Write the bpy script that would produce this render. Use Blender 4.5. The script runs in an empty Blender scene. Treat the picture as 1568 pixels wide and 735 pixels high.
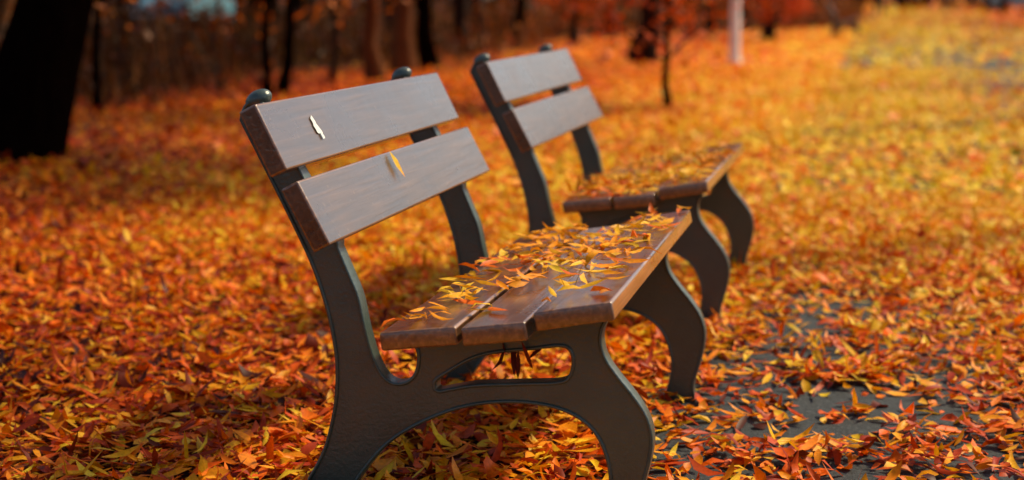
import bpy, bmesh, numpy as np, math, random
from mathutils import Vector, Matrix, noise
random.seed(7); rng=np.random.default_rng(7)
scene=bpy.context.scene
A=0.213; CA,SA=math.cos(A),math.sin(A)
col=scene.collection

# ---------------------------------------------------------------- helpers
def link(o,parent=None):
    col.objects.link(o)
    if parent: o.parent=parent
    return o
def empty(name,loc=(0,0,0),rz=0):
    e=bpy.data.objects.new(name,None); e.empty_display_size=.2
    e.location=loc; e.rotation_euler=(0,0,rz); return link(e)
def newmat(name):
    m=bpy.data.materials.new(name); m.use_nodes=True
    nt=m.node_tree; nt.nodes.clear()
    return m,nt,nt.nodes,nt.links
def nd(nodes,t,**kw):
    n=nodes.new(t)
    for k,v in kw.items():
        if k in n.inputs: n.inputs[k].default_value=v
        else: setattr(n,k,v)
    return n
def ramp(nodes,stops,interp='LINEAR'):
    r=nodes.new('ShaderNodeValToRGB'); cr=r.color_ramp; cr.interpolation=interp
    while len(cr.elements)<len(stops): cr.elements.new(.5)
    for e,(p,c) in zip(cr.elements,stops):
        e.position=p; e.color=(*c,1) if len(c)==3 else c
    return r

# ---------------------------------------------------------------- materials
def mat_leaf(name,trans=.22,rough=.5,spec=.16):
    m,nt,N,L=newmat(name)
    at=nd(N,'ShaderNodeAttribute',attribute_name='Col')
    tc=nd(N,'ShaderNodeTexCoord')
    no=nd(N,'ShaderNodeTexNoise'); no.inputs['Scale'].default_value=110; no.inputs['Detail'].default_value=3
    L.new(tc.outputs['Object'],no.inputs['Vector'])
    mr=nd(N,'ShaderNodeMapRange'); mr.inputs[1].default_value=.3; mr.inputs[2].default_value=.7; mr.inputs[3].default_value=.74; mr.inputs[4].default_value=1.12
    L.new(no.outputs['Fac'],mr.inputs[0])
    mx=nd(N,'ShaderNodeVectorMath',operation='SCALE'); L.new(at.outputs['Color'],mx.inputs[0]); L.new(mr.outputs[0],mx.inputs['Scale'])
    p=nd(N,'ShaderNodeBsdfPrincipled'); p.inputs['Roughness'].default_value=rough
    p.inputs['Specular IOR Level'].default_value=spec
    L.new(mx.outputs[0],p.inputs['Base Color'])
    t=nd(N,'ShaderNodeBsdfTranslucent'); L.new(mx.outputs[0],t.inputs['Color'])
    ms=nd(N,'ShaderNodeMixShader'); ms.inputs[0].default_value=trans
    L.new(p.outputs[0],ms.inputs[1]); L.new(t.outputs[0],ms.inputs[2])
    o=nd(N,'ShaderNodeOutputMaterial'); L.new(ms.outputs[0],o.inputs[0])
    return m
def mat_wood(name='painted_wood',k=1.0,warm=1.0):
    m,nt,N,L=newmat(name)
    tc=nd(N,'ShaderNodeTexCoord')
    mp=nd(N,'ShaderNodeMapping'); mp.inputs['Scale'].default_value=(60,2.2,60)
    L.new(tc.outputs['Object'],mp.inputs[0])
    n1=nd(N,'ShaderNodeTexNoise'); n1.inputs['Scale'].default_value=1.6; n1.inputs['Detail'].default_value=6; n1.inputs['Distortion'].default_value=.5
    L.new(mp.outputs[0],n1.inputs['Vector'])
    n2=nd(N,'ShaderNodeTexNoise'); n2.inputs['Scale'].default_value=5; n2.inputs['Detail'].default_value=5
    L.new(tc.outputs['Object'],n2.inputs['Vector'])
    n3=nd(N,'ShaderNodeTexNoise'); n3.inputs['Scale'].default_value=70; n3.inputs['Detail'].default_value=4
    L.new(tc.outputs['Object'],n3.inputs['Vector'])
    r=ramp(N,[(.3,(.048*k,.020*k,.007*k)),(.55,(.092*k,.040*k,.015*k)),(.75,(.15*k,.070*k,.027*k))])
    L.new(n1.outputs['Fac'],r.inputs[0])
    hs=nd(N,'ShaderNodeMix',data_type='RGBA',blend_type='MULTIPLY'); hs.inputs[0].default_value=.7
    r2=ramp(N,[(.3,(.6,.6,.6)),(.7,(1.25,1.2,1.15))]); L.new(n2.outputs['Fac'],r2.inputs[0])
    L.new(r.outputs[0],hs.inputs[6]); L.new(r2.outputs[0],hs.inputs[7])
    r3=ramp(N,[(.67,(0,0,0)),(.73,(1,1,1))]); L.new(n3.outputs['Fac'],r3.inputs[0])
    mw=nd(N,'ShaderNodeMix',data_type='RGBA'); mw.inputs[7].default_value=(.26,.15,.08,1)
    ml=nd(N,'ShaderNodeMath',operation='MULTIPLY'); ml.inputs[1].default_value=.5; L.new(r3.outputs[0],ml.inputs[0])
    L.new(ml.outputs[0],mw.inputs[0]); L.new(hs.outputs[2],mw.inputs[6])
    p=nd(N,'ShaderNodeBsdfPrincipled')
    L.new(mw.outputs[2],p.inputs['Base Color'])
    rr=nd(N,'ShaderNodeMapRange'); rr.inputs[1].default_value=.3; rr.inputs[2].default_value=.7; rr.inputs[3].default_value=.20; rr.inputs[4].default_value=.46
    L.new(n2.outputs['Fac'],rr.inputs[0]); L.new(rr.outputs[0],p.inputs['Roughness'])
    p.inputs['Specular IOR Level'].default_value=.65
    p.inputs['Coat Weight'].default_value=1.; p.inputs['Coat Roughness'].default_value=.17
    b=nd(N,'ShaderNodeBump'); b.inputs['Strength'].default_value=.35; b.inputs['Distance'].default_value=.002
    L.new(n1.outputs['Fac'],b.inputs['Height']); L.new(b.outputs[0],p.inputs['Normal']); L.new(b.outputs[0],p.inputs['Coat Normal'])
    o=nd(N,'ShaderNodeOutputMaterial'); L.new(p.outputs[0],o.inputs[0])
    return m
def mat_iron():
    m,nt,N,L=newmat('painted_cast_iron')
    tc=nd(N,'ShaderNodeTexCoord')
    n1=nd(N,'ShaderNodeTexNoise'); n1.inputs['Scale'].default_value=9; n1.inputs['Detail'].default_value=6
    n2=nd(N,'ShaderNodeTexNoise'); n2.inputs['Scale'].default_value=150; n2.inputs['Detail'].default_value=3
    L.new(tc.outputs['Object'],n1.inputs['Vector']); L.new(tc.outputs['Object'],n2.inputs['Vector'])
    r=ramp(N,[(.32,(.022,.044,.038)),(.55,(.036,.066,.056)),(.70,(.060,.062,.042)),(.8,(.10,.06,.03))])
    L.new(n1.outputs['Fac'],r.inputs[0])
    p=nd(N,'ShaderNodeBsdfPrincipled'); L.new(r.outputs[0],p.inputs['Base Color'])
    p.inputs['Roughness'].default_value=.34; p.inputs['Specular IOR Level'].default_value=.8
    b=nd(N,'ShaderNodeBump'); b.inputs['Strength'].default_value=.6; b.inputs['Distance'].default_value=.002
    L.new(n2.outputs['Fac'],b.inputs['Height']); L.new(b.outputs[0],p.inputs['Normal'])
    o=nd(N,'ShaderNodeOutputMaterial'); L.new(p.outputs[0],o.inputs[0])
    return m
def mat_noise(name,stops,scale=5,rough=.8,bump=.4,bdist=.01,stretch=(1,1,1),detail=8,spec=.5):
    m,nt,N,L=newmat(name)
    tc=nd(N,'ShaderNodeTexCoord'); mp=nd(N,'ShaderNodeMapping'); mp.inputs['Scale'].default_value=stretch
    L.new(tc.outputs['Object'],mp.inputs[0])
    n1=nd(N,'ShaderNodeTexNoise'); n1.inputs['Scale'].default_value=scale; n1.inputs['Detail'].default_value=detail; n1.inputs['Roughness'].default_value=.65
    L.new(mp.outputs[0],n1.inputs['Vector'])
    r=ramp(N,stops); L.new(n1.outputs['Fac'],r.inputs[0])
    p=nd(N,'ShaderNodeBsdfPrincipled'); L.new(r.outputs[0],p.inputs['Base Color']); p.inputs['Roughness'].default_value=rough
    p.inputs['Specular IOR Level'].default_value=spec
    b=nd(N,'ShaderNodeBump'); b.inputs['Strength'].default_value=bump; b.inputs['Distance'].default_value=bdist
    L.new(n1.outputs['Fac'],b.inputs['Height']); L.new(b.outputs[0],p.inputs['Normal'])
    o=nd(N,'ShaderNodeOutputMaterial'); L.new(p.outputs[0],o.inputs[0])
    return m
M_leaf=mat_leaf('autumn_leaf')
M_wood=mat_wood(); M_sunlit=mat_wood('wood_painted_sunlit',4.); M_edgelight=mat_wood('wood_painted_highlight',2.6); M_iron=mat_iron()  # lighter wood copies: sunlit front face and edge highlights painted into the colour
M_bark=mat_noise('bark',[(.3,(.008,.003,.0015)),(.6,(.024,.010,.005)),(.8,(.05,.022,.010))],6,.9,.9,.03,(3,3,.6),spec=.1)
M_bark3=mat_noise('very_dark_bark',[(.3,(.002,.001,.0007)),(.7,(.006,.003,.002)),(.9,(.012,.006,.004))],6,1,.9,.03,(3,3,.6),spec=0.)  # near-black bark for the darkest trunks
M_bark2=mat_noise('bark_brown',[(.3,(.06,.020,.007)),(.6,(.15,.052,.014)),(.8,(.23,.09,.03))],6,.9,.9,.02,(3,3,.6),spec=.1)
M_asph=mat_noise('asphalt',[(.3,(.008,.011,.014)),(.5,(.022,.028,.033)),(.62,(.045,.052,.058)),(.75,(.12,.125,.13))],110,.75,1.,.006,spec=.3)
M_white=mat_noise('pole_paint',[(.3,(.72,.72,.68)),(.7,(.85,.85,.81))],4,.5,.1,.002)
M_cloth=mat_noise('dark_cloth',[(.3,(.015,.016,.022)),(.7,(.03,.032,.045))],20,.9,.2,.003)
M_car=mat_noise('pale_blue_car_paint',[(.3,(.14,.34,.44)),(.7,(.20,.42,.52))],2,.25,.02,.001)
M_glass=mat_noise('dark_car_glass',[(.3,(.01,.015,.02)),(.7,(.02,.03,.04))],2,.08,.0,.001)
M_rub=mat_noise('tyre_rubber',[(.3,(.01,.01,.01)),(.7,(.025,.025,.025))],20,.8,.2,.002)

def mat_ground():
    m,nt,N,L=newmat('leaf_litter_soil')
    at=nd(N,'ShaderNodeAttribute',attribute_name='Col')
    tc=nd(N,'ShaderNodeTexCoord')
    v=nd(N,'ShaderNodeTexVoronoi'); v.inputs['Scale'].default_value=22
    mp=nd(N,'ShaderNodeMapping'); mp.inputs['Scale'].default_value=(1,1.8,1); mp.inputs['Rotation'].default_value=(0,0,.5)
    nz=nd(N,'ShaderNodeTexNoise'); nz.inputs['Scale'].default_value=3; nz.inputs['Detail'].default_value=6
    L.new(tc.outputs['Object'],mp.inputs[0]); L.new(mp.outputs[0],v.inputs['Vector']); L.new(tc.outputs['Object'],nz.inputs['Vector'])
    sep=nd(N,'ShaderNodeSeparateColor'); L.new(v.outputs['Color'],sep.inputs[0])
    s2=nd(N,'ShaderNodeSeparateColor'); L.new(at.outputs['Color'],s2.inputs[0])
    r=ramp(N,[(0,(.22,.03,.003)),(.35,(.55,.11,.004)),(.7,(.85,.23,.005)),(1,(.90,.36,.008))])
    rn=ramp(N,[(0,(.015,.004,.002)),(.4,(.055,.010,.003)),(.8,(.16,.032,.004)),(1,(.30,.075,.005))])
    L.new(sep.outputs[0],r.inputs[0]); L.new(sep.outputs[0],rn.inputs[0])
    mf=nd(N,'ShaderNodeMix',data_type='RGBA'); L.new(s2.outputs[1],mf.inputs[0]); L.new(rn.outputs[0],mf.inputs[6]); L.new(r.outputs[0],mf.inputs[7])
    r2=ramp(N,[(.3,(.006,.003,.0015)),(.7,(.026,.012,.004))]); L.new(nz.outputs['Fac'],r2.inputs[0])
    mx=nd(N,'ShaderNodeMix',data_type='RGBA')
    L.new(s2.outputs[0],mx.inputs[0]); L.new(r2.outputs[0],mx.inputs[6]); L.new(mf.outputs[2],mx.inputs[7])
    p=nd(N,'ShaderNodeBsdfPrincipled'); p.inputs['Roughness'].default_value=.9; p.inputs['Specular IOR Level'].default_value=.1
    L.new(mx.outputs[2],p.inputs['Base Color'])
    b=nd(N,'ShaderNodeBump'); b.inputs['Strength'].default_value=.6; b.inputs['Distance'].default_value=.02
    L.new(v.outputs['Distance'],b.inputs['Height']); L.new(b.outputs[0],p.inputs['Normal'])
    o=nd(N,'ShaderNodeOutputMaterial'); L.new(p.outputs[0],o.inputs[0])
    return m
M_ground=mat_ground()

# ---------------------------------------------------------------- fast leaf mesher
T8=np.array([[-.5,0],[-.2,.42],[-.2,0],[-.2,-.42],[.15,.40],[.15,0],[.15,-.40],[.5,0]])
F8=np.array([[0,2,1],[0,3,2],[1,2,5],[1,5,4],[2,3,6],[2,6,5],[4,5,7],[5,6,7]])
T4=np.array([[-.5,0],[0,.5],[0,-.5],[.5,0]]); F4=np.array([[0,2,1],[1,2,3]])
def leaf_mesh(name,pos,yaw,pitch,roll,length,width,colr,hi=True,mat=None,parent=None,curl=.25,fold=.35):
    pos=np.asarray(pos,float); n=len(pos)
    T,F=(T8,F8) if hi else (T4,F4); k=len(T)
    x=T[None,:,0]*length[:,None]; y=T[None,:,1]*width[:,None]
    cu=rng.normal(0,curl,n)[:,None]; fo=rng.normal(.1,fold,n)[:,None]; tw=rng.normal(0,.25,n)[:,None]
    cu=np.where(rng.random((n,1))<.15,cu*2.4,cu)
    z=cu*(T[None,:,0]**2)*2*length[:,None]+np.abs(y)*fo*1.2+y*T[None,:,0]*tw*2
    y=y+rng.normal(0,.12,n)[:,None]*(T[None,:,0]**2)*2*length[:,None]
    cr,sr=np.cos(roll)[:,None],np.sin(roll)[:,None]
    y,z=y*cr-z*sr,y*sr+z*cr
    cp,sp=np.cos(pitch)[:,None],np.sin(pitch)[:,None]
    x,z=x*cp-z*sp,x*sp+z*cp
    cy,sy=np.cos(yaw)[:,None],np.sin(yaw)[:,None]
    x,y=x*cy-y*sy,x*sy+y*cy
    V=np.stack([x,y,z],-1)+pos[:,None,:]
    idx=(F[None]+np.arange(n)[:,None,None]*k).reshape(-1).astype(np.int32)
    me=bpy.data.meshes.new(name)
    me.vertices.add(n*k); me.vertices.foreach_set('co',V.reshape(-1).astype(np.float32))
    nf=n*len(F); me.loops.add(nf*3); me.loops.foreach_set('vertex_index',idx)
    me.polygons.add(nf); me.polygons.foreach_set('loop_start',np.arange(0,nf*3,3,dtype=np.int32))
    try: me.polygons.foreach_set('loop_total',np.full(nf,3,dtype=np.int32))
    except Exception: pass
    me.update(calc_edges=True)
    a=me.color_attributes.new('Col','FLOAT_COLOR','POINT')
    c=np.ones((n,k,4),np.float32); c[:,:,:3]=np.asarray(colr)[:,None,:]
    if hi:  # tips and edges of a leaf turn redder than its middle
        tipk=np.array([.75,.95,1.05,.95,.9,1.05,.9,.6])[None,:,None]
        c[:,:,1:2]*=tipk; c[:,:,0:1]*=.5+.5*tipk
        c[:,:,:3]=np.minimum(c[:,:,:3],.98)
    a.data.foreach_set('color',c.reshape(-1))
    me.validate()
    me.materials.append(mat or M_leaf)
    o=bpy.data.objects.new(name,me); return link(o,parent)

G=rng.random((256,256))
def vnoise(x,y,f):
    x=x*f+1000; y=y*f+1000
    xi=np.floor(x).astype(int); yi=np.floor(y).astype(int); fx=x-xi; fy=y-yi
    fx=fx*fx*(3-2*fx); fy=fy*fy*(3-2*fy)
    g=lambda a,b: G[a%256,b%256]
    return (g(xi,yi)*(1-fx)+g(xi+1,yi)*fx)*(1-fy)+(g(xi,yi+1)*(1-fx)+g(xi+1,yi+1)*fx)*fy
def st(x,y): return x*CA-y*SA, x*SA+y*CA
def border(y): return np.interp(y,[0,10,15,23,37,44,48,70,100],[-7.5,-5.2,-3.6,-1.4,.5,5,8.5,14,22])
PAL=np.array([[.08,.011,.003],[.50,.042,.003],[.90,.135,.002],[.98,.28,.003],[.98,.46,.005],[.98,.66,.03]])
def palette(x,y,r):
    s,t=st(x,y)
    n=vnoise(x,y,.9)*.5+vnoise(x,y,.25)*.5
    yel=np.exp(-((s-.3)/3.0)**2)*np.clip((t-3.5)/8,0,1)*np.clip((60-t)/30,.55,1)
    shift=.05+.36*yel+(n-.5)*.5+np.clip((s+1.0)*.09,-.26,0)-np.clip((s-2.2)*.05,0,.2)  # redder, darker leaf mix to both sides, partly shade painted into leaf colour
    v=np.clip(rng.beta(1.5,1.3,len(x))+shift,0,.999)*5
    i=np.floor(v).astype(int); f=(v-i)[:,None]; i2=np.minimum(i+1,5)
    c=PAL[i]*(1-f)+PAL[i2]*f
    return np.minimum(c*rng.uniform(.78,1.08,len(x))[:,None],.97)

# ---------------------------------------------------------------- ground
def grid_ground():
    xs=np.concatenate([np.linspace(-300,-20,15),np.linspace(-19,40,119),np.linspace(45,300,14)])
    ys=np.concatenate([np.linspace(-60,-2,8),np.linspace(-1,110,223),np.linspace(120,600,14)])
    X,Y=np.meshgrid(xs,ys); nx,ny=len(xs),len(ys)
    V=np.stack([X,Y,np.zeros_like(X)],-1).reshape(-1,3)
    f=[(j*nx+i,j*nx+i+1,(j+1)*nx+i+1,(j+1)*nx+i) for j in range(ny-1) for i in range(nx-1)]
    me=bpy.data.meshes.new('ground'); me.from_pydata(V.tolist(),[],f); me.update()
    x,y=V[:,0],V[:,1]
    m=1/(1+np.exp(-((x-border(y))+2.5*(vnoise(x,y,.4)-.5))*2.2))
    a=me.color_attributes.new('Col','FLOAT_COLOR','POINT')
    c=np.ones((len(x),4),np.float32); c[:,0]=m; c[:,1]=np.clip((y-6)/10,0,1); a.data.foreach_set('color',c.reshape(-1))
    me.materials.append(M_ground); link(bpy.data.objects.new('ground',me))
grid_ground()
PS0,PS1=-.47,4.3
me=bpy.data.meshes.new('asphalt_path')
vv=[]
ts=np.linspace(-20,260,281)
for t in ts:
    for s in (PS0+.04*math.sin(t*1.3)+.03*math.sin(t*4.1),PS1):
        vv.append((s*CA+t*SA,-s*SA+t*CA,.004))
me.from_pydata(vv,[],[(2*i,2*i+1,2*i+3,2*i+2) for i in range(len(ts)-1)]); me.materials.append(M_asph)
link(bpy.data.objects.new('asphalt_path',me))

# ---------------------------------------------------------------- leaf litter
def keep_prob(x,y):
    s,t=st(x,y)
    n=.40*vnoise(x,y,3.1)+.35*vnoise(x,y,9.)+.25*vnoise(x,y,22.)
    p=np.ones_like(x)
    wd=np.interp(t,[3.2,4.2,6],[.62,.42,.34])
    near=np.exp(-((s-np.interp(t,[3.2,4.5],[.06,-.10]))/wd)**2)*(t>1.)*np.clip((7.0-t)/2.3,0,1)
    p*=1-near*np.clip((.68-n)*7,0,.95)
    far=np.exp(-((s-1.5)/.9)**2)*np.exp(-((t-20)/8)**2)
    p*=1-far*np.clip(.70+(.6-n)*2.5,0,.96)
    onp=(s>PS0)&(s<PS1)
    p*=np.where(onp&(t<60),np.clip(.75+(n-.3)*2,.5,1),1)
    d=x-border(y)+3*(vnoise(x,y,.4)-.5)
    p*=np.clip(.5+d*.35,.10,1)
    return p
def litter(n,y0,y1,L0,W0,hi,zmax,tilt):
    y=np.sqrt(rng.uniform(0,1,n)*((y1+2)**2-(y0+2)**2)+(y0+2)**2)-2
    x=rng.uniform(-1,1,n)*(.36*(y+2)+.3)+.02*y
    ok=rng.random(n)<keep_prob(x,y); x,y=x[ok],y[ok]; n=len(x)
    lean=rng.normal(0,tilt,n); up=rng.random(n)<.04; lean=np.where(up,rng.normal(0,.8,n),lean)
    ln=L0*rng.uniform(.45,1.45,n); w=W0*rng.uniform(.55,1.45,n)
    br=rng.random(n)<.13; w=np.where(br,w*2.,w); ln=np.where(br,ln*.85,ln)
    z=.007+rng.random(n)**1.5*zmax+np.abs(np.sin(lean))*ln*.4
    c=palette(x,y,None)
    z=z*np.clip(keep_prob(x,y)+.15,.25,1)+.003
    return x,y,z,rng.uniform(0,6.283,n),lean,rng.normal(0,tilt*1.2,n),ln,w,c
lit=empty('leaf_litter')
for nm,args in (('near_leaves',(108000,1.2,8,.065,.0178,True,.032,.25)),
                ('middle_leaves',(115000,8,22,.085,.034,False,.03,.2)),
                ('far_leaves',(70000,22,75,.16,.09,False,.03,.15)),
                ('horizon_leaves',(24000,75,150,.5,.3,False,.04,.12))):
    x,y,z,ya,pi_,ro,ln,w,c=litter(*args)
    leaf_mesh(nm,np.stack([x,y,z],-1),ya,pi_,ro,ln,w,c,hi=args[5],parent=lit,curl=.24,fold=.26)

# ---------------------------------------------------------------- benches
def catmull(p,cl=False,k=6):
    p=[np.array(q,float) for q in p]; out=[]
    n=len(p)
    for i in range(n-1):
        a=p[max(i-1,0)];b=p[i];c=p[i+1];d=p[min(i+2,n-1)]
        for j in range(k):
            t=j/k
            out.append(.5*((2*b)+(-a+c)*t+(2*a-5*b+4*c-d)*t*t+(-a+3*b-3*c+d)*t**3))
    out.append(p[-1]); return out
front_post=[(-.262,.776),(-.19,.647),(-.121,.520)]
postR=[(-.121,.508),(-.098,.455),(-.082,.415),(-.068,.349),(-.052,.297),(-.033,.264),(-.010,.252),(.014,.257),(.030,.274),(.036,.300),(.033,.322),(.02,.341)]
seatbot=[(.02,.3435),(.142,.3585),(.157,.3585),(.274,.3745),(.288,.3890),(.395,.4085)]
legR=[(.395,.400),(.383,.378),(.379,.352),(.388,.319),(.411,.286),(.441,.250),(.465,.213),(.475,.175),(.472,.135),(.462,.092),(.450,.045),(.456,.0)]
arch=[(.383,.0),(.392,.035),(.401,.092),(.389,.147),(.364,.188),(.321,.216),(.26,.229),(.185,.228),(.11,.212),(.034,.178),(-.03,.134),(-.085,.067),(-.125,.0)]
postL=[(-.222,.0),(-.183,.058),(-.152,.116),(-.134,.180),(-.126,.231),(-.125,.294),(-.134,.357),(-.150,.419),(-.174,.485),(-.205,.55),(-.243,.625),(-.305,.745)]
posttop=[(-.303,.757),(-.295,.772),(-.283,.780),(-.270,.780)]
hole=[(.066,.246),(.068,.263),(.098,.285),(.136,.308),(.18,.322),(.25,.332),(.300,.340),(.322,.335),(.330,.312),(.324,.284),(.303,.270),(.235,.264),(.148,.257),(.098,.247),(.076,.242)]
outline=[]
for seg in (front_post,postR): outline+=catmull(seg)
outline+=[np.array(q) for q in seatbot]
for seg in (legR,arch,postL,posttop): outline+=catmull(seg)
hole_c=catmull(hole+[hole[0]])[:-1]
def curve_mesh(name,splines,fill,ext,bev,rim=False):
    cu=bpy.data.curves.new(name,'CURVE'); cu.dimensions='2D'; cu.fill_mode=fill; cu.extrude=ext; cu.bevel_depth=bev; cu.bevel_resolution=2
    for pts in splines:
        sp=cu.splines.new('POLY'); sp.points.add(len(pts)-1); sp.use_cyclic_u=True
        for q,p in zip(sp.points,pts): q.co=(p[0],p[1],0,1)
    ob=bpy.data.objects.new('tmp',cu); col.objects.link(ob)
    dg=bpy.context.evaluated_depsgraph_get(); me=bpy.data.meshes.new_from_object(ob.evaluated_get(dg)); me.name=name
    bpy.data.objects.remove(ob)
    me.transform(Matrix.Rotation(math.pi/2,4,'X'))
    me.materials.clear(); me.materials.append(M_iron); return me
plate=curve_mesh('frame_plate',[outline,hole_c],'BOTH',.014,.002)
rim=curve_mesh('frame_rim',[outline,hole_c],'NONE',.017,.0035)
for m_ in (plate,rim):
    for p in m_.polygons: p.use_smooth=True
def boxmesh(name,quad,t0,t1,mat,bev=.004,edge=None):
    bm=bmesh.new()
    a=[bm.verts.new((s,t0,z)) for s,z in quad]; b=[bm.verts.new((s,t1,z)) for s,z in quad]
    bm.faces.new(a); bm.faces.new(b[::-1])
    for i in range(4): bm.faces.new((a[i],b[i],b[(i+1)%4],a[(i+1)%4]))
    bmesh.ops.recalc_face_normals(bm,faces=bm.faces)
    bmesh.ops.bevel(bm,geom=bm.edges[:],offset=bev,segments=3,affect='EDGES',profile=.5)
    bm.normal_update()
    big=sorted(bm.faces,key=lambda f:f.calc_area())[-6:]
    for f in bm.faces:
        if f in big:
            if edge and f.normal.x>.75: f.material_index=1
        else: f.material_index=2; f.smooth=True  # bevels get lighter wood, a painted edge highlight
    me=bpy.data.meshes.new(name); bm.to_mesh(me); bm.free(); me.materials.append(mat); me.materials.append(edge or mat); me.materials.append(M_edgelight)
    return me
def rect(p,q,th,side):
    p=np.array(p);q=np.array(q);d=(q-p)/np.linalg.norm(q-p);n=np.array([-d[1],d[0]])*side
    return [tuple(p),tuple(q),tuple(q+n*th),tuple(p+n*th)]
L=1.285; E=.151
slat1=boxmesh('slat_upper',rect((-.226,.785),(-.168,.668),.036,-1),0,L,M_wood)
slat2=boxmesh('slat_lower',rect((-.148,.649),(-.088,.536),.036,-1),-.004,L+.002,M_wood)
seat1=boxmesh('plank_rear',rect((.003,.3435),(.145,.3615),.034,1),.0,L,M_wood,.005)
seat2=boxmesh('plank_middle',rect((.157,.3615),(.274,.3775),.034,1),-.012,L-.004,M_wood,.005)
seat3=boxmesh('plank_front',rect((.286,.3915),(.426,.4170),.034,1),.002,L+.004,M_wood,.005,edge=M_sunlit)  # front face in lighter wood: sunlight painted into its colour
def sph(name,loc,sc,mat):
    bm=bmesh.new(); bmesh.ops.create_uvsphere(bm,u_segments=20,v_segments=12,radius=1)
    bmesh.ops.transform(bm,matrix=Matrix.Translation(loc)@Matrix.Rotation(-math.radians(29),4,'Y')@Matrix.Diagonal((*sc,1)),verts=bm.verts)
    me=bpy.data.meshes.new(name); bm.to_mesh(me); bm.free()
    for p in me.polygons:p.use_smooth=True
    me.materials.append(mat); return me
knob=sph('knob',(-.276,0,.783),(.027,.024,.018),M_iron)
def bench(loc,rz):
    e=empty('park_bench',loc,rz)
    def part(n,me,y=0):
        o=bpy.data.objects.new(n,me); o.location=(0,y,0); link(o,e); return o
    for i,y in enumerate((E,L-E)):
        part(f'side_frame_{i+1}',plate,y); part(f'side_frame_rim_{i+1}',rim,y); part(f'post_cap_{i+1}',knob,y)
    part('backrest_slat_upper',slat1); part('backrest_slat_lower',slat2)
    part('seat_plank_rear',seat1); part('seat_plank_middle',seat2); part('seat_plank_front',seat3)
    return e
b1=bench((-.238,2.939,0),-.211); b2=bench((.147,4.843,0),-.215)
bench((7.45,38.5,0),-.23); bench((-5.6,27,0),.5)

def seat_z(s):
    return np.where(s<.15,.3435+.034+(s-.003)*.127,np.where(s<.28,.3615+.034+(s-.157)*.137,.3915+.0345+(s-.286)*.182))
def seat_leaves(parent,seed,n_sprig,n_loose,tc,tsd):
    r=np.random.default_rng(seed)
    P=[];Y=[];Pi=[];Ro=[];Ln=[];W=[];C=[]
    def add(s,t,dz,ya,pi_,ro,l,w,c): P.append((s,t,float(seat_z(np.array(s)))+dz));Y.append(ya);Pi.append(pi_);Ro.append(ro);Ln.append(l);W.append(w);C.append(np.minimum(c,.97))
    yel=[(.95,.46,.015),(.95,.40,.008),(.95,.30,.006),(.95,.54,.03),(.85,.16,.005),(.95,.34,.006)]
    for _ in range(n_sprig):
        s=r.uniform(.03,.38); t=float(np.clip(r.normal(tc,tsd),.10,L-.05)); ya=r.uniform(0,6.28); c=np.array(yel[r.integers(6)])
        k=r.integers(3,6); lr=.03*k
        add(s,t,.010,ya,0,0,lr,.0028,c*.7)
        for j in range(k):
            q=(j/(k-1)-.5)*lr
            for sd in (-1,1):
                px=s+q*math.cos(ya); py=t+q*math.sin(ya); an=ya+sd*r.uniform(.6,1.1); ll=r.uniform(.045,.07)
                px+=math.cos(an)*ll*.5; py+=math.sin(an)*ll*.5
                if -.02<px<.44 and 0<py<L:
                    add(px,py,.010+r.random()*.016,an,r.normal(.05,.2),r.normal(0,.3),ll,r.uniform(.012,.018),c*r.uniform(.85,1.15))
    for _ in range(n_loose):
        s=r.uniform(.0,.41); t=float(np.clip(r.normal(tc,tsd*1.3),.04,L-.03))
        add(s,t,.006+r.random()*.008,r.uniform(0,6.28),r.normal(0,.10),r.normal(0,.2),r.uniform(.05,.085),r.uniform(.014,.023),np.array(yel[r.integers(6)])*r.uniform(.75,1.1))
    f=lambda a:np.array(a,float)
    return leaf_mesh('fallen_leaves',f(P),f(Y),f(Pi),f(Ro),f(Ln),f(W),f(C),True,M_leaf,parent,curl=.2)
seat_leaves(b1,3,24,105,.72,.26)
seat_leaves(b2,5,42,260,.58,.31)
def single(parent,name,pts):
    f=lambda i:np.array([p[i] for p in pts],float)
    return leaf_mesh(name,np.array([p[0] for p in pts],float),f(1),f(2),f(3),f(4),f(5),np.array([p[6] for p in pts]),True,M_leaf,parent,curl=.15)
single(b1,'hanging_leaves',[((.20,.13,.318),.4,1.3,.3,.07,.013,(.16,.025,.01)),((.215,.15,.312),1.9,1.0,-.6,.075,.014,(.12,.02,.01)),((.245,.12,.322),3.4,1.2,.8,.06,.012,(.2,.03,.01)),((.262,.16,.325),.1,.7,.5,.065,.013,(.14,.02,.01)),((.225,.14,.30),5.,1.45,0,.06,.010,(.1,.015,.01))])
u=Vector((-.46,0,.888)); tdir=Vector((0,1,0)); nv=Vector((.888,0,.46))
M=Matrix((( tdir.x,u.x,nv.x,0),(tdir.y,u.y,nv.y,0),(tdir.z,u.z,nv.z,0),(0,0,0,1)))
# a single yellow leaf stuck to the lower slat (x = along slat, y = up the slat, z = off its face)
pts=[(0,.030,.002),(-.013,.010,.005),(0,.012,.0025),(.014,.008,.006),(-.012,-.010,.006),(.001,-.010,.003),(.014,-.012,.006),(.004,-.036,.009)]
fc=[(0,1,2),(0,2,3),(1,4,5,2),(2,5,6,3),(4,7,5),(5,7,6)]
me=bpy.data.meshes.new('leaf_on_slat'); me.from_pydata([tuple((Matrix.Translation(Vector((-.131,.56,.624)))@M)@(Matrix.Rotation(-.15,4,'Z')@Vector(p))) for p in pts],[],fc)
a=me.color_attributes.new('Col','FLOAT_COLOR','POINT')
a.data.foreach_set('color',np.array([(.98,.6,.02,1),(.98,.52,.015,1),(.95,.62,.03,1),(.98,.52,.015,1),(.98,.5,.015,1),(.95,.6,.03,1),(.98,.45,.01,1),(.9,.3,.01,1)],np.float32).reshape(-1))
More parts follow.
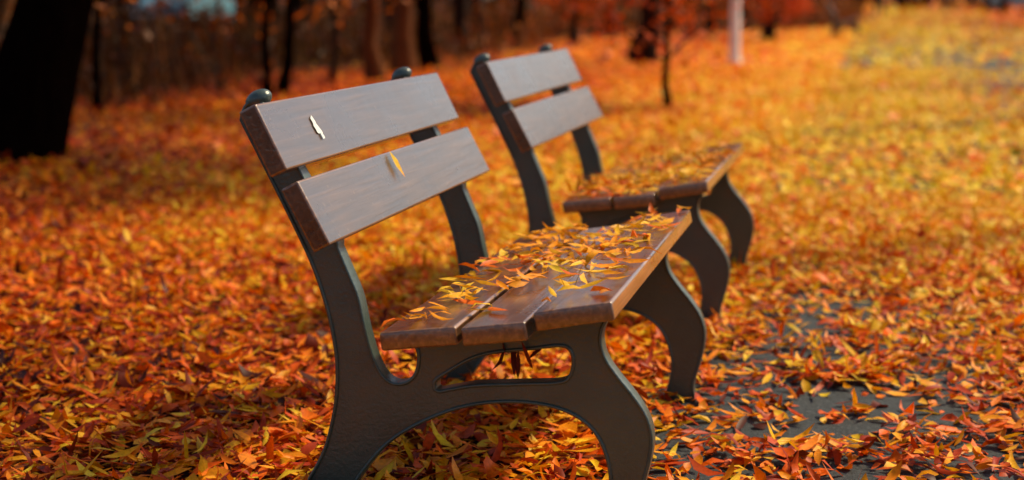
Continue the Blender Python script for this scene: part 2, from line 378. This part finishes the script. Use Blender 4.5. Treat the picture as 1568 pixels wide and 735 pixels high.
me.materials.append(M_leaf); link(bpy.data.objects.new('leaf_on_slat',me),b1)
bm=bmesh.new()
for k_,(cx_,cy_,rx,ry) in enumerate(((0,0,.006,.014),(.007,.012,.005,.008),(-.005,-.013,.004,.006))):
    vs=[bm.verts.new((cx_+rx*math.cos(a)*(1+.25*math.sin(3*a)),cy_+ry*math.sin(a)*(1+.2*math.cos(4*a)),.0002*k_)) for a in np.linspace(0,2*math.pi,18)[:-1]]
    bm.faces.new(vs)
me=bpy.data.meshes.new('paint_chip')
bmesh.ops.transform(bm,matrix=Matrix.Translation(Vector((-.193,.245,.7215))+nv*.0012)@M@Matrix.Rotation(1.0,4,'Z')@Matrix.Diagonal((1.9,1.1,1,1)),verts=bm.verts)
bm.to_mesh(me); bm.free(); me.materials.append(M_white); link(bpy.data.objects.new('paint_chip',me),b1)

# ---------------------------------------------------------------- trees
def tube(bm,pts,rad,seg=10,jit=.08):
    rings=[]
    for i,(p,r) in enumerate(zip(pts,rad)):
        d=(Vector(pts[min(i+1,len(pts)-1)])-Vector(pts[max(i-1,0)])).normalized()
        x=d.orthogonal().normalized() if i==0 else (px-d*px.dot(d)).normalized()
        px=x; y=d.cross(x)
        ring=[]
        for k in range(seg):
            a=2*math.pi*k/seg; rr=r*(1+jit*math.sin(3*a+i*.7)+random.uniform(-jit,jit)*.6)
            ring.append(bm.verts.new(Vector(p)+x*math.cos(a)*rr+y*math.sin(a)*rr))
        rings.append(ring)
    for a,b in zip(rings,rings[1:]):
        for k in range(seg):
            f=bm.faces.new((a[k],a[(k+1)%seg],b[(k+1)%seg],b[k])); f.smooth=True
    bm.faces.new(rings[-1])
def tree(name,x,y,r,h,lean=(0,0),mat=None,crown=1200,low=0.,leafcol=None,wobble=.5,start=.42,spread=.34,lsz=1.):
    e=empty(name,(x,y,0))
    bm=bmesh.new(); n=10
    pts=[];rad=[]
    wob=[random.uniform(-1,1)*r*wobble for _ in range(n+1)]
    for i in range(n+1):
        f=i/n; zz=-.1+f**1.5*(h*.8)
        pts.append((lean[0]*zz+wob[i]*(f>0),lean[1]*zz,zz)); rad.append(r*(1-.75*f)*(1+.55*math.exp(-max(zz,0)/(r*1.6))))
    tube(bm,pts,rad,14 if r>.1 else 8)
    tips=[]
    nb=9 if h>4 else 7
    for k in range(nb):
        f=start+(.97-start)*k/nb; i=int(f*n); p=Vector(pts[i]); a=k*2.4+random.random()
        ln=h*spread*(1.15-f)*random.uniform(.8,1.3)+.2; q=p.copy(); bp=[tuple(p)]; rr=[rad[i]*.55]
        dv=Vector((math.cos(a),math.sin(a),.55))
        for j in range(1,5):
            q=q+dv*ln/4+Vector([random.uniform(-1,1)*ln*.05 for _ in range(3)]); dv.z+=.06
            bp.append(tuple(q)); rr.append(rad[i]*.55*(1-j/4.6)); tips.append((q.copy(),ln*.42))
        tube(bm,bp,rr,6)
    tips.append((Vector(pts[-1]),h*.16))
    if low:
        for k in range(int(low)):
            p=Vector((0,0,random.uniform(.35,1.2))); a=random.uniform(0,6.28); ln=random.uniform(.4,.9)
            tip=p+Vector((math.cos(a)*ln,math.sin(a)*ln,ln*.35)); tube(bm,[tuple(p+Vector((lean[0]*p.z,0,0))),tuple((p+tip)/2+Vector((0,0,.05))),tuple(tip)],[r*.25,r*.18,r*.08],5)
            tips+=[(tip,.28)]*3
    me=bpy.data.meshes.new(name+'_trunk'); bm.to_mesh(me); bm.free(); me.materials.append(mat or M_bark)
    link(bpy.data.objects.new('trunk_and_limbs',me),e)
    m=crown; ids=rng.integers(0,len(tips),m)
    C=np.array([tips[i][0] for i in ids]); R=np.array([tips[i][1] for i in ids])
    d=rng.normal(0,1,(m,3)); d/=np.linalg.norm(d,axis=1)[:,None]
    P=C+d*(R*rng.random(m)**.45)[:,None]*np.array([1,1,.75])
    lc=np.array(leafcol if leafcol is not None else (.80,.20,.008))
    cc=lc[None]*rng.uniform(.4,1.2,m)[:,None]*(.6+.6*rng.random(len(tips)))[ids][:,None]
    cc=np.minimum(cc,.95)
    sz=(.05+.012*h)*lsz
    leaf_mesh('crown',P,rng.uniform(0,6.28,m),rng.normal(0,.8,m),rng.normal(0,.8,m),sz*rng.uniform(.7,1.5,m),sz*.5*rng.uniform(.7,1.4,m),cc,False,M_leaf,e)
    return e
def px(u,v): # surveyed ground position
    d=.978*2556/(v+8); return (u-784)/2556*d,d
def T(u,v,w,h,**k):
    x,y=px(u,v); tree('added_shade_tree',x,y,w/2/2556*y,h,**k)
T(14,246,130,9,lean=(.32,0),crown=4000,mat=M_bark3,wobble=.06)
T(153,172,16,5,lean=(.01,0),crown=900,mat=M_bark3)
T(340,140,12,4,lean=(-.03,0),crown=700,mat=M_bark2)
T(408,150,16,5,lean=(.02,0),crown=900,mat=M_bark3)
T(436,146,18,5.5,lean=(.07,0),crown=900,mat=M_bark3)
T(512,128,10,5,lean=(.02,0),crown=700)
T(572,124,28,7,lean=(.01,0),crown=1500,mat=M_bark2)
T(612,112,32,8,lean=(.10,0),crown=1800,mat=M_bark2)
T(655,106,26,8,lean=(-.02,0),crown=1500,mat=M_bark3)
T(705,84,24,8,lean=(.0,0),crown=1300)
T(745,76,16,7,lean=(-.14,0),crown=1300)
T(790,72,16,7,lean=(.10,0),crown=1300,mat=M_bark3)
T(990,93,38,9,lean=(.0,0),crown=2200)
T(1020,167,14,2.6,lean=(.01,0),crown=700,low=5,leafcol=(.9,.13,.006),mat=M_bark3)
T(1178,62,20,4,lean=(0,0),crown=1800,low=10,leafcol=(.8,.12,.006))
T(880,66,14,3,lean=(.02,0),crown=1600,low=12,leafcol=(.9,.17,.006))
T(935,58,18,7,crown=1000)
T(1085,50,14,3,crown=1400,low=10,leafcol=(.85,.18,.006))
# tall trees added out of view so their crowns shade the left ground
for xx,yy,hh,cr_ in ((5.3,8.6,17,2600),(5.6,13.8,17,3200),(6.9,18.8,17,3200)):
    tree('added_shade_tree',xx,yy,.15,hh,crown=cr_,start=.8,spread=.28,lsz=1.)
for i in range(30):
    yy=random.uniform(22,66); xx=float(border(yy))-random.uniform(1.2,14)
    tree('added_shade_tree',xx,yy,random.uniform(.08,.24),random.uniform(6,10),lean=(random.uniform(-.06,.06),0),crown=700,mat=random.choice([M_bark,M_bark3,M_bark,M_bark2]))
for i in range(8):
    t=38+i*11+random.uniform(-2,2); s=6.3+random.uniform(-.5,.5)
    tree('added_shade_tree',s*CA+t*SA,-s*SA+t*CA,.16,8,crown=900)

# undergrowth
n=36000
y=rng.uniform(9,70,n); dd=rng.gamma(1.6,3.,n); x=border(y)-dd+.6+2.*(vnoise(y,y*0,.5)-.5)
clump=vnoise(x,y,.8)*.6+vnoise(x,y,2.3)*.4
ok=(clump>.42)&(x>-24); x,y,clump=x[ok],y[ok],clump[ok]; n=len(x)
hgt=rng.uniform(.25,.9,n)*np.clip((clump-.3)*3,.4,1.4)
cc=np.array([[.08,.022,.005],[.15,.05,.009],[.25,.10,.016],[.04,.022,.006]])[rng.integers(0,4,n)]*rng.uniform(.5,1.2,n)[:,None]
ug=empty('undergrowth')
leaf_mesh('stems',np.stack([x,y,hgt*.48],-1),rng.uniform(0,6.28,n),rng.normal(1.5,.22,n),rng.uniform(0,3,n),hgt,np.full(n,.022),cc,False,M_leaf,ug,curl=.1)
k=34000; ii=rng.integers(0,n,k)
P=np.stack([x[ii]+rng.normal(0,.12,k),y[ii]+rng.normal(0,.12,k),hgt[ii]*rng.uniform(.2,1.15,k)],-1)
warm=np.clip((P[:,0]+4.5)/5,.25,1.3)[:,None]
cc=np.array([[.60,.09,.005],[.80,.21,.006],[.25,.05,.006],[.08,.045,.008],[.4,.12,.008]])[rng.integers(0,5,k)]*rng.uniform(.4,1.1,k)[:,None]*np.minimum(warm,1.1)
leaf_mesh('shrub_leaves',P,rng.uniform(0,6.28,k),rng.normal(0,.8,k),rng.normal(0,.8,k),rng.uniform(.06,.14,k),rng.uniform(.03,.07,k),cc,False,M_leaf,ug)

dt=empty('distant_trees')
m=60000
xx=rng.uniform(-150,220,m); yy=rng.uniform(120,150,m)+np.where(xx<10,-30,0)
top=9+5*vnoise(xx,xx*0+3,.08)+3*vnoise(xx,xx*0,.4)
zz=rng.random(m)**.8*top
cc=np.array([[.5,.09,.006],[.22,.04,.006],[.08,.04,.008],[.65,.18,.008]])[rng.integers(0,4,m)]*(rng.uniform(.4,1.1,m)*(.4+vnoise(xx,zz,.5)))[:,None]
leaf_mesh('crowns',np.stack([xx,yy,zz],-1),rng.uniform(0,6.28,m),rng.normal(0,.9,m),rng.normal(0,.9,m),rng.uniform(.7,1.6,m),rng.uniform(.5,1.,m),cc,False,M_leaf,dt)
bm=bmesh.new()
for i in range(90):
    X=random.uniform(-120,190); Y=random.uniform(112,125)-(25 if X<10 else 0)
    tube(bm,[(X,Y,-.1),(X+.1,Y,3),(X+random.uniform(-.5,.5),Y,8)],[.3,.22,.1],7)
me=bpy.data.meshes.new('trunks'); bm.to_mesh(me); bm.free(); me.materials.append(M_bark); link(bpy.data.objects.new('trunks',me),dt)

# ---------------------------------------------------------------- street lamp
X,Y=px(1123,99)
e=empty('street_lamp',(X,Y,0))
bm=bmesh.new()
tube(bm,[(0,0,0),(0,0,.06),(0,0,.10),(0,0,.14),(0,0,2),(0,0,3.9)],[.10,.10,.085,.072,.066,.045],20,0)
me=bpy.data.meshes.new('pole'); bm.to_mesh(me); bm.free(); me.materials.append(M_white); link(bpy.data.objects.new('pole',me),e)
bm=bmesh.new()
tube(bm,[(0,0,3.9),(0,0,3.95),(0,0,4.0),(0,0,4.25),(0,0,4.27),(0,0,4.36),(0,0,4.4)],[.04,.12,.13,.2,.26,.12,.02],20,0)
me=bpy.data.meshes.new('lantern'); bm.to_mesh(me); bm.free(); me.materials.append(M_white); link(bpy.data.objects.new('lantern',me),e)

# ---------------------------------------------------------------- distant fence and cars
def box(bm,c,s):
    bmesh.ops.create_cube(bm,size=1,matrix=Matrix.Translation(c)@Matrix.Diagonal((*s,1)))
bm=bmesh.new()
for i in range(150):
    box(bm,(i*.18,0,.55),(.03,.03,1.1))
for i in range(0,150,12): box(bm,(i*.18+.05,0,.62),(.08,.08,1.24))
for z in (.14,1.0): box(bm,(13.5,.035,z),(27,.03,.05))
me=bpy.data.meshes.new('iron_fence'); bm.to_mesh(me); bm.free(); me.materials.append(M_iron)
o=bpy.data.objects.new('iron_fence',me); o.location=(22.5,88,0); o.rotation_euler=(0,0,.1); link(o)
def car(x,y,rz):
    e=empty('parked_car',(x,y,0),rz)
    def prism(name,prof,w,mat,bev,z=0):
        bm=bmesh.new(); a=[bm.verts.new((p,-w,q)) for p,q in prof]; b=[bm.verts.new((p,w,q)) for p,q in prof]
        bm.faces.new(a); bm.faces.new(b[::-1]); k=len(prof)
        for i in range(k): bm.faces.new((a[i],b[i],b[(i+1)%k],a[(i+1)%k]))
        bmesh.ops.recalc_face_normals(bm,faces=bm.faces)
        bmesh.ops.bevel(bm,geom=bm.edges[:],offset=bev,segments=2,affect='EDGES')
        me=bpy.data.meshes.new(name); bm.to_mesh(me); bm.free(); me.materials.append(mat); link(bpy.data.objects.new(name,me),e)
    prism('body',[(-2.1,.35),(-2.15,.7),(-1.9,.9),(-1.2,.95),(1.1,.93),(1.95,.8),(2.15,.6),(2.1,.3),(1.7,.25),(-1.7,.25)],.86,M_car,.04)
    prism('windows',[(-1.45,.93),(-.95,1.38),(.35,1.4),(1.0,.93)],.74,M_glass,.03)
    prism('roof',[(-.95,1.385),(-.8,1.44),(.2,1.45),(.38,1.395)],.70,M_car,.02)
    bm=bmesh.new()
    for px_ in (-1.32,1.32):
        for sy in (-.80,.80):
            bmesh.ops.create_cone(bm,cap_ends=True,segments=20,radius1=.32,radius2=.32,depth=.2,matrix=Matrix.Translation((px_,sy,.32))@Matrix.Rotation(math.pi/2,4,'X'))
    me=bpy.data.meshes.new('wheels'); bm.to_mesh(me); bm.free(); me.materials.append(M_rub); link(bpy.data.objects.new('wheels',me),e)
car(29.2,96,.1); car(-9.3,50,1.25)

# ---------------------------------------------------------------- distant pedestrian
def person(x,y):
    J=[(0,0,.95),(0,0,1.2),(0,0,1.42),(0,0,1.52),(0,-.01,1.66),
       (.10,0,.90),(.12,-.14,.50),(.12,-.10,.08),(.12,-.24,.04),
       (-.10,0,.90),(-.11,.12,.50),(-.11,.32,.12),(-.11,.22,.04),
       (.19,0,1.40),(.25,.08,1.12),(.24,.0,.88),(-.19,0,1.40),(-.25,-.06,1.12),(-.24,-.18,.9)]
    Ed=[(0,1),(1,2),(2,3),(3,4),(0,5),(5,6),(6,7),(7,8),(0,9),(9,10),(10,11),(11,12),(2,13),(13,14),(14,15),(2,16),(16,17),(17,18)]
    Rr=[.14,.13,.14,.055,.095,.095,.065,.045,.035,.095,.065,.045,.035,.06,.045,.03,.06,.045,.03]
    me=bpy.data.meshes.new('body'); me.from_pydata(J,Ed,[]); o=bpy.data.objects.new('pedestrian',me); o.location=(x,y,0); link(o)
    md=o.modifiers.new('s','SKIN')
    if me.skin_vertices:
        for v,r in zip(me.skin_vertices[0].data,Rr): v.radius=(r,r)
        me.skin_vertices[0].data[0].use_root=True
    o.modifiers.new('u','SUBSURF').levels=1
    me.materials.append(M_cloth)
X,Y=px(1341,26); person(X,Y)

# ---------------------------------------------------------------- light, sky
sun_dir=Vector((.66,.42,.83)).normalized()
el=math.asin(sun_dir.z); az=math.atan2(sun_dir.x,sun_dir.y)
w=bpy.data.worlds.new('World'); scene.world=w; w.use_nodes=True
N=w.node_tree.nodes; Lk=w.node_tree.links
bg=N['Background']; sk=N.new('ShaderNodeTexSky'); sk.sky_type='NISHITA'; sk.sun_disc=False
sk.sun_elevation=el; sk.sun_rotation=az; sk.dust_density=3.; sk.air_density=1.; sk.ozone_density=.4
Lk.new(sk.outputs[0],bg.inputs[0]); bg.inputs[1].default_value=.13
sd=bpy.data.lights.new('sun','SUN'); sd.energy=5; sd.angle=math.radians(4); sd.color=(1,.84,.54)
so=bpy.data.objects.new('sun',sd); so.rotation_euler=(-sun_dir).to_track_quat('-Z','Y').to_euler(); so.location=(5,5,8); link(so)

# ---------------------------------------------------------------- camera
cd=bpy.data.cameras.new('camera'); cam=bpy.data.objects.new('camera',cd); link(cam)
cam.location=(0,0,.978); cam.rotation_euler=(math.radians(90-8.36),0,0)
cd.sensor_width=36; cd.lens=2556/1568*36; cd.clip_start=.05; cd.clip_end=1500
cd.dof.use_dof=True; cd.dof.focus_distance=3.25; cd.dof.aperture_fstop=2.4
scene.camera=cam
scene.view_settings.view_transform='Standard'; scene.view_settings.look='None'; scene.view_settings.exposure=0
